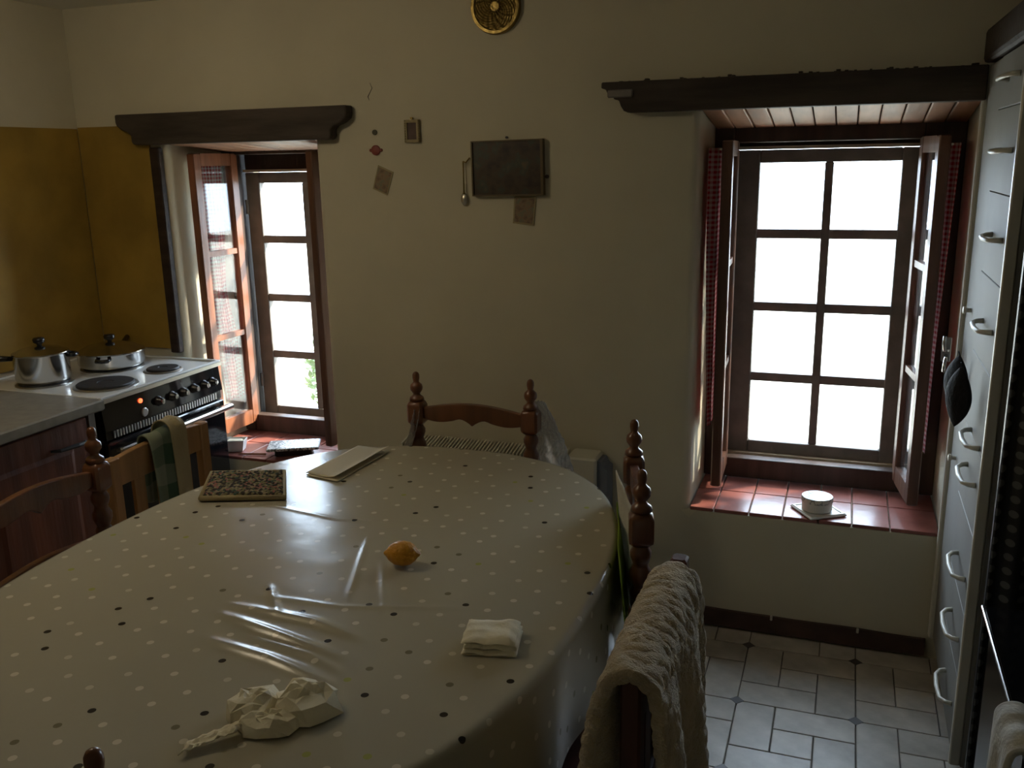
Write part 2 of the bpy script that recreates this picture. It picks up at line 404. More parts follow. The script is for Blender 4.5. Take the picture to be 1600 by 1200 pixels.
# baseboard with uneven lower edge
mb = MB(); n = 40
top = []; bot = []
for i in range(n+1):
    x = -1.7+i/n*2.02; top.append((x, .068+.003*nz(x, 3, 0, 6))); bot.append((x, .006+.007*(nz(x, 9, 0, 5)+.4)))
for i in range(n):
    (xa, ta), (xb, tb) = top[i], top[i+1]; ba, bb = max(.001, bot[i][1]), max(.001, bot[i+1][1])
    mb.quadbox([(xa, D-.016, ba), (xb, D-.016, bb), (xb, D, bb), (xa, D, ba), (xa, D-.013, ta), (xb, D-.013, tb), (xb, D, tb), (xa, D, ta)])
bbd = mb.build('baseboard_back', 'baseboard', kind='structure')
for x in (-.162, .114):
    MB().bevbox(x-.004, x+.004, D-.02, D-.012, .058, .076, .002).build('clip', 'white_gloss', bbd)

# yellow panels around the cooker corner
yp = MB().box(XL, XL+.008, .4, 2.27, .866, 1.745).build('trim_1', 'yellow', kind='structure')
MB().box(XL, XL+.008, 2.273, D-.010, .866, 1.752).build('panel', 'yellow', yp)
yq = MB().box(XL+.009, -2.575, D-.008, D, .875, 1.757).build('trim_2', 'yellow', kind='structure')
# dark upright board beside the narrow window
MB().bevbox(-2.562, -2.518, D-.03, D, .863, 1.672, .004).build('trim_3', 'dark_wood', kind='structure')

# ------------------------------------------------------------------ windows
def leaf(parent, hinge, ang, w, z0, z1, dusty, wood):
    th = .017; st = .045
    c = thing('casement', loc=hinge, rz=ang); c.parent = parent
    mb = MB()
    for a, b in ((0, st), (w-st, w)): mb.bevbox(a, b, -th, th, z0, z1, .004)
    for a, b in ((z0, z0+.06), (z1-.05, z1)): mb.box(st-.001, w-st+.001, -th*.9, th*.9, a, b)
    body = mb.build('casement_frame', wood, c, auto=30)
    a, b = z0+.06, z1-.05; h = (b-a)/3
    for k in range(3):
        if k: MB().box(st, w-st, -th*.7, th*.7, a+k*h-.011, a+k*h+.011).build('glazing_bar', wood, c)
        MB().box(st, w-st, -.0015, .0015, a+k*h+(.011 if k else 0), a+(k+1)*h-(.011 if k < 2 else 0)).build('pane', dusty, c)
    return c
def ring(mb, x0, x1, z0, z1, wl, wr, wb, wt, y0, y1):
    mb.box(x0, x0+wl, y0, y1, z0, z1).box(x1-wr, x1, y0, y1, z0, z1).box(x0+wl, x1-wr, y0, y1, z0, z0+wb).box(x0+wl, x1-wr, y0, y1, z1-wt, z1); return mb
def window(name, label, ox0, ox1, zt, ix0, ix1, pz1, pz0, cx, pw, bar):
    W = thing(name, label, loc=((ox0+ox1)/2, 3.29, .42), kind='structure')
    ring(MB(), ox0+.001, ox1-.001, .436, zt-.003, ix0-ox0, ox1-ix1, .075, zt-1.645, 3.295, 3.345).build('frame', 'frame_wood', W, world=True, bevel=.004)
    ring(MB(), ox0+.001, ox1-.001, .436, zt-.003, ix0-ox0-.018, ox1-ix1-.018, .058, zt-1.665, 3.3455, 3.46).build('jamb_box', 'frame_wood', W, world=True)
    # closed outer sash
    y0, y1 = 3.385, 3.425; xa, xb = cx-bar/2-pw, cx+bar/2+pw
    sx0, sx1, sz0, sz1 = ix0-.008, ix1+.008, pz0-.055, pz1+.045
    ring(MB(), sx0, sx1, sz0, sz1, xa-sx0, sx1-xb, pz0-sz0, sz1-pz1, y0, y1).build('sash', 'sash_wood', W, world=True, bevel=.005)
    MB().box(cx-bar/2, cx+bar/2, y0+.004, y1, pz0, pz1).build('mullion', 'sash_wood', W, world=True, bevel=.004)
    g = .032; h = (pz1-pz0-3*g)/4
    for c in (0, 1):
        a = xa if c == 0 else cx+bar/2
        for r in range(4):
            z = pz0+r*(h+g)
            MB().box(a, a+pw, 3.403, 3.406, z, z+h).build('pane', 'pane_glass', W, world=True)
            if r: MB().box(a, a+pw, y0+.006, y1, z-g, z).build('glazing_bar', 'sash_wood', W, world=True)
    MB().box(sx0, sx1, 3.392, 3.455, sz1+.001, 1.662).build('head_board', 'frame_wood', W, world=True)
    MB().box(sx0, sx1, 3.372, 3.391, sz1+.002, sz1+.012).build('pale_line', 'pale_strip', W, world=True)  # weather strip; at the wide window its paleness paints light in the gap
    MB().box(sx0, sx1, 3.366, 3.384, sz0-.004, sz0+.010).build('pale_line', 'pale_strip', W, world=True)
    for zz in (pz0+.12, pz1-.10):
        MB().lathe([(zz-.03, .008), (zz+.03, .008)], (sx0+.004, 3.378, 0), 10).build('hinge', 'dull_steel', W, world=True)
    return W
W1 = window('window_1', 'narrow dusty window beside the cooker', -2.51, -1.84, 1.70, -2.455, -1.875, 1.523, .534, -2.170, .209, .030)
W2 = window('window_2', 'wide eight-pane window above the terracotta sill', -.455, .335, 1.755, -.388, .214, 1.573, .557, -.076, .216, .029)
def add_leaf(W, hx, hy, ang, w, wood='shaded_casement'): # world hinge -> local
    return leaf(W, Vector((hx, hy, 0))-W.location, ang, w, .482, 1.648, 'dusty_glass', wood)
LW = .268
add_leaf(W1, -2.457, 3.31, R(-92), LW, 'casement_wood'); add_leaf(W1, -1.868, 3.31, R(-90-13), LW)
add_leaf(W2, -.388, 3.31, R(-88), LW); add_leaf(W2, .215, 3.31, R(-90+8), LW)

# sill tiles and soffit boards
def sill(x0, lines, x1):
    ed = [x0]+lines+[x1]
    for a, b in zip(ed[:-1], ed[1:]):
        for y0, y1 in ((D+.001, 3.147), (3.151, 3.345)):
            MB().bevbox(a+.0018, b-.0018, y0, y1, .421, .433, .002).build('sill_tile', 'sill_tile', wall_back)
sill(-.452, [-.37, -.2535, -.145, -.032, .072, .187], .332)
sill(-2.507, [-2.40, -2.285, -2.17, -2.055, -1.94], -1.843)
def soffit(x0, x1, n, zf, zb, nm):
    root = thing(nm, loc=((x0+x1)/2, D, zf), kind='structure')
    w = (x1-x0)/n
    for k in range(n):
        a = x0+k*w+.0015; b = a+w-.003; g = .006
        for u, v, dz in ((a, b, 0),):
            MB().quadbox([(u, D+.004, zf), (v, D+.004, zf), (v, 3.294, zb), (u, 3.294, zb), (u, D+.004, zf+.012), (v, D+.004, zf+.012), (v, 3.294, zb+.012), (u, 3.294, zb+.012)]).build('plank', 'lining_wood', root, world=True, bevel=.004)
soffit(-.452, .332, 12, 1.738, 1.690, 'trim_4')
soffit(-2.507, -1.843, 9, 1.683, 1.655, 'trim_5')

# lintel beams
def beam_poly(x0, x1, z0, z1, step, left=True, right=True):
    h = z1-z0
    prof = [(0, 1), (.0, .74), (.06, .62), (.30, .50), (.62, .42), (.80, .30), (.80, .12), (.86, .02), (1, 0)]
    P = []
    if left: P += [(x0+step*u, z0+h*v) for u, v in prof]
    else: P += [(x0, z1), (x0, z0)]
    if right: P += [(x1-step*u, z0+h*v) for u, v in prof[::-1]]
    else: P += [(x1, z0), (x1, z1)]
    return P
MB().prism(beam_poly(-2.69, -1.672, 1.682, 1.797, .085), 'y', 2.905, D-.001).build('lintel_beam', 'beam_wood', bevel=.006,
    label='dark carved wooden lintel beam over the narrow window by the cooker', cat='beam')
lb = thing('lintel_beam', 'long dark wooden lintel beam with broken left end over the wide window', 'beam', (-.2, 2.93, 1.74))
P = [(-.756, 1.830), (-.757, 1.812), (-.742, 1.808), (-.738, 1.797), (-.722, 1.794), (-.716, 1.778), (-.70, 1.774), (-.694, 1.757), (-.684, 1.742), (-.672, 1.737), (.332, 1.735), (.332, 1.829)]
MB().prism(P, 'y', 2.90, D-.001).build('beam', 'beam_wood', lb, world=True, bevel=.004)
mb = MB()
for k in range(60):                       # frayed plaster crumbs along the top edge
    x = random.uniform(-.75, .32); r = random.uniform(.002, .006)
    mb.box(x-r, x+r, D-.03, D-.004, 1.829, 1.829+r*random.uniform(.4, 1.6))
mb.build('ragged_edge', 'beam_wood', lb, world=True)
MB().bevbox(-.735, -.655, 2.893, 2.8995, 1.782, 1.806, .004).build('chipped_patch', 'sash_wood', lb, world=True)

# ------------------------------------------------------------------ curtains
def curtain(name, label, mt, o, ang, side, top, bot, spans, depth, folds, seed):
    """hangs on one casement: spans = [(v, u0, u1)], u along the leaf from the hinge, side = +1/-1 off the leaf"""
    root = thing(name, label, 'curtain', (o[0], o[1], bot), ang, 'red gingham casement curtains')
    def lerp(v):
        for (v0, a0, b0), (v1, a1, b1) in zip(spans[:-1], spans[1:]):
            if v <= v1:
                k = (v-v0)/(v1-v0); k = k*k*(3-2*k); return a0+(a1-a0)*k, b0+(b1-b0)*k
        return spans[-1][1:]
    def fn(u, v):
        a, b = lerp(v); x = a+(b-a)*u
        dep = depth*(.55+.45*math.sin(v*2.3+seed))
        y = side*(.026+dep*(.5+.5*math.sin(u*folds*2*PI+seed+.8*v)))
        return (x, y, top-bot-(top-bot)*v+.004*math.sin(u*9+seed)*v)
    MB().grid(fn, 64, 40, uvf=lambda u, v: (u*.42, v*(top-bot))).build('cloth', mt, root, smooth=True, solid=.0012)
    MB().tube([(.02, side*.024, top-bot-.004), (.25, side*.024, top-bot-.004)], .0035).build('rod', 'trim_metal', root)
    return root
curtain('curtain', 'gathered red gingham curtain behind the casement beside the cooker', 'red_gingham', (-2.457, 3.31), R(-92), -1, 1.625, .60,
        [(0, .035, .190), (.30, .06, .165), (.52, .085, .150), (.75, .04, .150), (1, .03, .125)], .03, 6, .4)
curtain('curtain', 'red gingham curtain on the left leaf of the wide window', 'red_gingham', (-.388, 3.31), R(-88), -1, 1.625, .70,
        [(0, .12, .262), (.5, .15, .262), (1, .12, .262)], .034, 5, 1.4)
curtain('curtain', 'red gingham curtain on the right leaf next to the white cupboard', 'red_gingham', (.215, 3.31), R(-82), 1, 1.625, .66,
        [(0, .05, .25), (.5, .07, .25), (1, .05, .25)], .030, 5, 2.6)

# ------------------------------------------------------------------ dining chairs
def make_chair():
    c = thing('dining_chair')
    POST = [(.0, .017), (.02, .02), (.12, .019), (.40, .021), (.47, .022), (.485, .016), (.50, .024), (.515, .017), (.55, .023), (.585, .026), (.62, .022), (.645, .015), (.655, .022), (.668, .023), (.68, .016),
            (.690, .021), (.702, .025), (.716, .025), (.728, .018), (.735, .017), (.742, .020), (.752, .0235), (.763, .0235), (.773, .018), (.780, .017)]
    FIN = [(.858, .024), (.868, .022), (.874, .014), (.879, .0105), (.884, .014), (.892, .0195), (.901, .0205), (.909, .0185), (.915, .012), (.919, .009), (.924, .010), (.932, .0115), (.942, .011), (.948, .008), (.951, .003)]
    for sx in (-1, 1):
        mb = MB().lathe(POST, (sx*.193, 0, 0), 16)
        w = .027; q = lambda i, z: [(sx*.193+(w-i)*a-(.006*a*(abs(b) > 1)), (w-i)*b, z) for a, b in ((-.75, -1), (.75, -1), (1, -.75), (1, .75), (.75, 1), (-.75, 1), (-1, .75), (-1, -.75))]
        mb.loft([q(.010, .778), q(.001, .787), q(0, .795), q(0, .842), q(.004, .852), q(.013, .860)])
        mb.build('back_post', 'chair_wood', c, auto=40)
        MB().lathe(FIN, (sx*.193, 0, 0), 16).build('finial', 'chair_wood', c, smooth=True)
    def rail(zt, zb, nm, y0=-.011, y1=.011):
        n = 32; mb = MB(); rings = []
        for i in range(n+1):
            x = -.172+.344*i/n; rings.append([(x, y0, zb(x)), (x, y1, zb(x)), (x, y1, zt(x)), (x, y0, zt(x))])
        mb.loft(rings).build(nm, 'chair_wood', c, bevel=.003)
    def zt(x): return .836+.022*math.cos(x/.172*PI/2)**1.0
    def zb(x):
        a = abs(x)/.172
        if a < .12: return .787+.014*(a/.12)**.8
        if a < .36: return .801+.006*math.sin((a-.12)/.24*PI)
        return .801-.008*math.sin((a-.36)/.64*PI)
    rail(zt, zb, 'crest_rail')
    rail(lambda x: .655+.018*math.cos(x/.172*PI/2), lambda x: .605+.006*math.cos(x/.172*PI*2), 'lower_rail')
    mb = MB(); P = [(-.20, .015), (.20, .015), (.215, .30), (.19, .40), (-.19, .40), (-.215, .30)]
    mb.prism(P, 'z', .432, .462).build('seat', 'chair_wood', c, bevel=.008)
    LEG = [(0, .014), (.05, .018), (.09, .015), (.10, .022), (.115, .015), (.18, .021), (.28, .022), (.31, .016), (.325, .022), (.34, .018), (.433, .020)]
    for sx in (-1, 1): MB().lathe(LEG, (sx*.17, .35, 0), 12).build('leg', 'chair_wood', c, smooth=True)
    for sx in (-1, 1): MB().tube([(sx*.19, .0, .17), (sx*.18, .17, .17), (sx*.17, .35, .17)], [.009, .012, .009]).build('stretcher', 'chair_wood', c, smooth=True)
    MB().tube([(-.18, .18, .17), (0, .18, .17), (.18, .18, .17)], [.009, .012, .009]).build('stretcher', 'chair_wood', c, smooth=True)
    return c
ch = make_chair()
G = 'turned wooden dining chairs round the table'
spots = [((-1.073, 2.54, 0), PI, 'turned wooden dining chair at the far end of the table under the wall pictures'),
         ((-.432, 2.012, 0), R(105), 'turned wooden dining chair on the window side of the table, seen edge on'),
         ((-1.805, 1.545, 0), R(-90), 'turned wooden dining chair at the left edge before the brown cupboard'),
         ((-.972, .69, 0), 0, 'nearest wooden dining chair, only one knob showing at the bottom edge')]
for i, (l, a, lab) in enumerate(spots):
    o = ch if i == 0 else copy_tree(ch)
    o.location = l; o.rotation_euler = (0, 0, a); tag(o, lab, 'chair', G)

def plain_chair(label, loc, rz, mt, top, railh, hw, drop_=.004):
    c = thing('plain_chair', label, 'chair', loc, rz)
    for sx in (-1, 1):
        MB().bevbox(sx*hw-.018, sx*hw+.018, -.016, .016, 0, top, .004).build('back_post', mt, c)
        MB().bevbox(sx*hw-.018, sx*hw+.018, .35, .385, 0, .43, .004).build('leg', mt, c)
        MB().box(sx*hw-.01, sx*hw+.01, .016, .35, .18, .205).build('stretcher', mt, c)
    n = 16; rings = []
    for i in range(n+1):
        x = -hw+.018+(2*hw-.036)*i/n; z = top-drop_+.012*math.cos(x/hw*PI/2); rings.append([(x, -.011, top-railh), (x, .011, top-railh), (x, .011, z), (x, -.011, z)])
    MB().loft(rings).build('top_rail', mt, c, bevel=.003)
    MB().box(-hw+.018, hw-.018, -.010, .010, .56, .60).build('lower_rail', mt, c, bevel=.003)
    for k in range(3):
        x = (k-1)*hw*.52
        MB().box(x-.021, x+.021, -.006, .006, .60, top-railh).build('slat', mt, c)
    MB().bevbox(-hw-.015, hw+.015, .017, .395, .43, .455, .006).build('seat', mt, c)
    return c
plain_chair('pale pine chair with a green towel over its back near the cooker', (-1.885, 2.06, 0), R(-90), 'pine_wood', .815, .085, .19)
plain_chair('dark square-post chair under the cream towel in the foreground', (-.262, 1.41, 0), R(90), 'dark_chair_wood', .860, .11, .20, .055)

# ------------------------------------------------------------------ table and cloth
TX, TY, TA, TB, TN, TZ = -1.05, 1.60, .605, .842, 2.45, .742
def sup(a):
    c, s = math.cos(a), math.sin(a)
    return (math.copysign(abs(c)**(2/TN), c)*TA, math.copysign(abs(s)**(2/TN), s)*TB)
tb = thing('dining_table', 'oval dining table hidden beneath the spotted oilcloth', 'table', (TX, TY, 0))
n = 72; out = [(sup(2*PI*j/n)[0]*.985, sup(2*PI*j/n)[1]*.985) for j in range(n)]
MB().loft([[(x, y, TZ-.034) for x, y in out], [(x, y, TZ-.006) for x, y in out]]).build('tabletop', 'cabinet_wood', tb)
for sy in (-1, 1):
    MB().lathe([(0, .03), (.03, .16), (.06, .15), (.09, .06), (.2, .045), (.4, .06), (.6, .05), (TZ-.036, .10)], (0, sy*.33, 0), 20).build('pedestal', 'cabinet_wood', tb, smooth=True)

CRE = [  # creases in the oilcloth: (points, height, half-width)
    ([(-.905, 1.46), (-1.02, 1.76)], .0018, .006), ([(-.80, 1.42), (-.93, 1.66)], .0018, .006),
    ([(-1.36, 1.86), (-1.16, 1.83), (-.9, 1.86)], .0016, .007), ([(-1.11, 1.42), (-.90, 1.43), (-.6, 1.52)], .0018, .007),
    ([(-1.12, 1.37), (-.92, 1.36), (-.80, 1.33)], .0065, .011), ([(-1.12, 1.33), (-.98, 1.30), (-.80, 1.26)], .0075, .012),
    ([(-1.08, 1.24), (-.93, 1.22), (-.77, 1.18)], .0065, .012), ([(-1.0, 1.27), (-.86, 1.25), (-.78, 1.22)], .004, .009), ([(-1.10, 1.47), (-1.00, 1.36)], .003, .008)]
def crease(x, y):
    h = 0
    for pts, amp, w in CRE:
        L_ = sum(math.dist(a, b) for a, b in zip(pts[:-1], pts[1:])); acc = 0; best = (9, 0)
        for a, b in zip(pts[:-1], pts[1:]):
            l = math.dist(a, b); tt = max(0, min(1, ((x-a[0])*(b[0]-a[0])+(y-a[1])*(b[1]-a[1]))/l/l))
            d = math.dist((x, y), (a[0]+(b[0]-a[0])*tt, a[1]+(b[1]-a[1])*tt))
            if d < best[0]: best = (d, (acc+tt*l)/L_)
            acc += l
        if best[0] < 4*w: h += amp*math.exp(-(best[0]/w)**2)*math.sin(PI*min(1, max(0, best[1]*.98+.01)))**.5
    return h
mb = MB(); mb.uv = {}; NA = 420; NR = 120; ND = 26; DROP = .25; lip = .012
rings = []
for i in range(1, NR+1):
    k = i/NR; ring_ = []
    for j in range(NA):
        x, y = sup(2*PI*j/NA); x = TX+x*k; y = TY+y*k
        ring_.append((x, y, TZ+crease(x, y)+.0012*nz(x, y, 1, 7)*(1-k**6), x, y))
    rings.append(ring_)
for i in range(1, ND+1):
    d = i/ND*DROP; ring_ = []
    for j in range(NA):
        a = 2*PI*j/NA; x, y = sup(a); e = 1e-3; x2, y2 = sup(a+e); x1, y1 = sup(a-e)
        nn = Vector((y2-y1, x1-x2)).normalized() if math.hypot(x2-x1, y2-y1) > 1e-9 else Vector((x, y)).normalized()
        k = min(1, d/.02); rr = lip*math.sin(k*PI/2)
        s = d/DROP; fold = (.5+.5*math.sin(a*17+1.3*math.sin(a*3)+.6))*.018*s**1.1
        px, py = TX+x+nn.x*(rr+fold), TY+y+nn.y*(rr+fold)
        ring_.append((px, py, TZ-lip*(1-math.cos(k*PI/2))-max(0, d-.02)-.012*s*math.sin(a*5), TX+x+nn.x*d, TY+y+nn.y*d))
    rings.append(ring_)
mb.v.append((TX, TY, TZ)); mb.uv[0] = (TX, TY)
for r_ in rings:
    for p in r_: mb.uv[len(mb.v)] = p[3:]; mb.v.append(p[:3])
for j in range(NA): mb.f.append((0, 1+j, 1+(j+1) % NA))
for i in range(len(rings)-1):
    for j in range(NA):
        a = 1+i*NA+j; b2 = 1+i*NA+(j+1) % NA; mb.f.append((a, a+NA, b2+NA, b2))
mb.build('tablecloth', 'oilcloth', smooth=True, label='glossy beige polka-dot oilcloth with creases draped over the oval table', cat='tablecloth')

# ------------------------------------------------------------------ cloths
def drape(name, label, cat, mt, a, b, top, dropL, dropR, gap, fold, nfold, seed, solid=.006, swL=None, group=None, lum=.0, fuzz=0, fz=95, nu=44, nv=60):
    """cloth over a rail from a to b (xy); dropL to the left of a->b"""
    A, B = Vector((*a, 0)), Vector((*b, 0)); d = (B-A).normalized(); nrm = Vector((-d.y, d.x, 0)); ln = (B-A).length
    def fn(u, v):
        s = v*(dropL+dropR+PI*gap)-dropL     # arc coordinate: <0 left flap
        w = A+d*(ln*u)
        if s < 0: off, z, q = gap, top-gap+s, -s/dropL
        elif s < PI*gap: th = s/gap; off, z, q = gap*math.cos(th), top-gap+gap*math.sin(th), 0
        else: off, z, q = -gap, top-gap-(s-PI*gap), (s-PI*gap)/dropR
        sg = 1 if off > 0 else -1
        off += sg*fold*(.5+.5*math.sin(u*nfold*2*PI+seed+sg))*q**.6
        z += lum*nz(u*3, v*4, seed)+.012*q*math.sin(u*3+seed)
        along = (u-.5)*(.14*q*math.sin(seed+sg*1.7))*ln
        p = w+d*along+nrm*off; p += Vector((nz(p.x*fz, p.y*fz, z*fz), nz(p.y*fz, z*fz, p.x*fz+5), 0))*fuzz; return (p.x, p.y, z+fuzz*nz(z*fz, p.x*fz, p.y*fz+9))
    mb = MB().grid(fn, nu, nv, uvf=lambda u, v: (u*ln, v*(dropL+dropR)))
    return mb.build(name, mt, smooth=True, solid=solid, label=label, cat=cat, group=group)
drape('towel', 'thick cream terry towel hung over the dark chair in the foreground', 'towel', 'cream_terry', (-.262, 1.175), (-.262, 1.572), .858, .40, .40, .040, .050, 2.0, .9, solid=.022, lum=.014, fuzz=.0045, fz=70, nu=110, nv=220)
drape('dish_towel', 'green and cream checked dish towel over the pine chair back', 'towel', 'green_check', (-1.885, 2.0), (-1.885, 2.13), .842, .20, .24, .022, .02, 1.5, 2.2, solid=.005, lum=.01)
drape('dish_towel', 'narrow cream cloth lying over the green towel on the pine chair', 'towel', 'tan_cloth', (-1.885, 2.075), (-1.885, 2.14), .864, .06, .25, .036, .012, 1, .7, solid=.005, lum=.01)
# white cloth on the edge-on chair, green under-cloth by the table edge
def sheet(name, label, cat, mt, pts, nu=24, nv=24, wob=.006, solid=.003, seed=0):
    (a, b, c, d) = [Vector(p) for p in pts]
    nrm = (b-a).cross(d-a).normalized()
    def fn(u, v): return (a*(1-u)+b*u)*(1-v)+(d*(1-u)+c*u)*v+nrm*wob*(nz(u*2.5+seed, v*2.5, seed)+.5*math.sin(u*9+seed))
    return MB().grid(fn, nu, nv).build(name, mt, smooth=True, solid=solid, label=label, cat=cat)
sheet('seat_cover', 'white cloth hanging inside the back of the edge-on chair', 'cloth', 'white_cloth', [(-.505, 2.10, .845), (-.414, 1.875, .84), (-.385, 1.80, .55), (-.475, 2.09, .56)], wob=.004, seed=3)
sheet('green_cloth', 'lime green cloth squeezed between the table edge and the white cloth', 'cloth', 'green_cloth', [(-.506, 2.125, .752), (-.420, 1.78, .745), (-.380, 1.70, .56), (-.474, 2.11, .56)], wob=.003, seed=5)

# clear plastic over the far chair
def plastic(name, label, P, seed):
    def fn(u, v):
        i = v*(len(P)-1); k = min(int(i), len(P)-2); f = i-k
        a = Vector(P[k][0]).lerp(Vector(P[k+1][0]), f); b = Vector(P[k][1]).lerp(Vector(P[k+1][1]), f)
        p = a.lerp(b, u); w = .014*(nz(u*5, v*6, seed)+.6*nz(u*12, v*12, seed+4)); return (p.x, p.y+w+.02*math.sin(u*PI), p.z+.4*w)
    return MB().grid(fn, 40, 50).build(name, 'clear_plastic', solid=.0008, label=label, cat='plastic wrap', smooth=True)
plastic('plastic_wrap', 'crinkled clear plastic hanging from the right post of the far chair', [((-.890, 2.572, .872), (-.845, 2.575, .870)), ((-.895, 2.585, .80), (-.81, 2.58, .80)), ((-.89, 2.59, .74), (-.78, 2.58, .735)), ((-.885, 2.59, .66), (-.755, 2.58, .655))], 1.0)
plastic('plastic_wrap', 'thin clear plastic strip below the left post of the far chair', [((-1.262, 2.508, .835), (-1.240, 2.505, .838)), ((-1.278, 2.50, .76), (-1.252, 2.50, .775)), ((-1.30, 2.495, .70), (-1.272, 2.495, .71))], 7.0)

# ------------------------------------------------------------------ things on the table
T = TZ+.0015
prof = [(-.043, .001), (-.040, .005), (-.036, .008), (-.030, .0165), (-.018, .0245), (0, .0275), (.016, .0245), (.027, .0165), (.033, .008), (.037, .005), (.039, .001)]
o = MB().lathe(prof, (0, 0, 0), 28, 'x').build('lemon', 'lemon', smooth=True, label='single ripe yellow lemon lying on the spotted oilcloth', cat='lemon'); o.location = (-.868, 1.64, T+.0272); o.rotation_euler = (0, 0, R(15))

# crochet pad
pad = thing('crochet_pad', 'square crocheted pot holder in dark and tan yarn on the table', 'pot holder', (-1.505, 1.952, T))
c4 = [Vector((-1.553, 1.825, 0)), Vector((-1.345, 1.900, 0)), Vector((-1.462, 2.072, 0)), Vector((-1.655, 2.000, 0))]
def padz(u, v): return .016+.0025*math.sin(u*60)*math.sin(v*60)+.003*nz(u*3, v*3, 2)
def fn(u, v):
    p = (c4[0]*(1-u)+c4[1]*u)*(1-v)+(c4[3]*(1-u)+c4[2]*u)*v; e = min(u, v, 1-u, 1-v); k = min(1, e/.06)
    return (p.x, p.y, T+padz(u, v)*math.sqrt(max(0, 1-(1-k)**2))+.001)
MB().grid(fn, 60, 60).grid(lambda u, v: ((c4[0]*(1-u)+c4[1]*u)*(1-v)+(c4[3]*(1-u)+c4[2]*u)*v)+Vector((0, 0, T+.0005)), 8, 8).build('body', 'crochet', pad, world=True, smooth=True)
MB().tube([c*1.0+Vector((0, 0, T+.008)) for c in c4+[c4[0]]], .0075, 8).build('border', 'tan_cloth', pad, world=True, smooth=True)

# sheets of paper
for k, (dx, dy, rz, lab) in enumerate(((0, 0, 0, 'cream paper sheet lying on the far left of the table'), (.004, -.010, .03, 'lower paper sheet peeking out beneath the cream one'))):
    q = [(-1.405, 2.095), (-1.290, 2.070), (-1.270, 2.345), (-1.382, 2.352)]
    cxp, cyp = -1.337, 2.215; z0 = T+.004-.0025*k
    Q = [((x-cxp)*math.cos(rz)-(y-cyp)*math.sin(rz)+cxp+dx, (x-cxp)*math.sin(rz)+(y-cyp)*math.cos(rz)+cyp+dy) for x, y in q]
    def fn(u, v):
        a = [Q[0][i]*(1-u)+Q[1][i]*u for i in (0, 1)]; b = [Q[3][i]*(1-u)+Q[2][i]*u for i in (0, 1)]
        return (a[0]*(1-v)+b[0]*v, a[1]*(1-v)+b[1]*v, z0+(.012*max(0, u-.6)**2*6+.004*v*v if k == 0 else 0))
    MB().grid(fn, 16, 16).build('paper_sheet', 'paper', smooth=True, solid=.0008, label=lab, cat='paper')

# folded tissue
def tissue(name, label, loc, rz, fn, nu, nv, solid=.002):
    o = MB().grid(fn, nu, nv).build(name, 'tissue', solid=solid, label=label, cat='napkin', auto=28); o.location = loc; o.rotation_euler = (0, 0, rz); return o
nap = thing('paper_napkin', 'small folded paper napkin near the right edge of the table', 'napkin', (-.562, 1.39, T), R(12))
for k, (w, h, z, dx, dy) in enumerate(((.050, .046, .0, 0, 0), (.048, .044, .009, .002, .002), (.049, .042, .018, -.002, .003))):
    def fnp(u, v, w=w, h=h, z=z, dx=dx, dy=dy, k=k):
        x, y = (u*2-1), (v*2-1); e = max(abs(x), abs(y))**6
        return (x*w+dx+.002*nz(v*4, k, 3), y*h+dy+.002*nz(u*4, k, 8), z+.0085*(1-e)+.0055*nz(u*3, v*3, k*5)+.003)
    MB().grid(fnp, 20, 20).grid(lambda u, v, w=w, h=h, z=z, dx=dx, dy=dy: ((u*2-1)*w+dx, (v*2-1)*h+dy, z+.001), 4, 4).build('ply', 'tissue', nap, auto=40)
# crumpled tissue, two lobes and a tail
cr = thing('paper_napkin', 'large crumpled paper napkin at the near end of the table', 'napkin', (-.80, 1.075, T), R(20))
def lobe(cx, cy, rx, ry, h, seed, nm):
    rr = random.Random(seed); na, nr = 13, 5
    tab = [[(rr.uniform(.80, 1.18), rr.uniform(.68, 1.0), rr.uniform(-.14, .14)) for _ in range(na)] for _ in range(nr+1)]
    mb = MB(); mb.v.append((cx, cy, h*rr.uniform(.7, .95)))
    for k in range(1, nr+1):
        for a in range(na):
            q, hh, da = tab[k][a]; r = k/nr*(q if k < nr else 1+(q-1)*.6); an = 2*PI*(a/na)+da+(.2 if k % 2 else 0)
            z = .0015 if k == nr else h*hh*(1-(k/nr)**5)
            mb.v.append((cx+rx*r*math.cos(an), cy+ry*r*math.sin(an), z))
    for a in range(na): mb.f.append((0, 1+a, 1+(a+1) % na))
    for k in range(nr-1):
        for a in range(na):
            p, q = 1+k*na+a, 1+k*na+(a+1) % na
            if rr.random() < .5: mb.f += [(p, p+na, q+na), (p, q+na, q)]
            else: mb.f += [(p, p+na, q), (q, p+na, q+na)]
    mb.build(nm, 'tissue', cr, solid=.001, bevel=.0015)
lobe(.034, .012, .060, .048, .050, 2, 'crumple'); lobe(-.045, .010, .048, .046, .042, 6, 'crumple'); lobe(-.012, -.030, .050, .032, .030, 11, 'crumple')
def f(u, v): return (-.055-.075*u+.004*math.sin(v*3), -.045-.045*u+(v-.5)*(.034-.008*u), .005+.012*abs(nz(u*5, v*3, 4))+.008*(1-u))
MB().grid(f, 16, 8).build('torn_strip', 'tissue', cr, auto=25, solid=.0015)

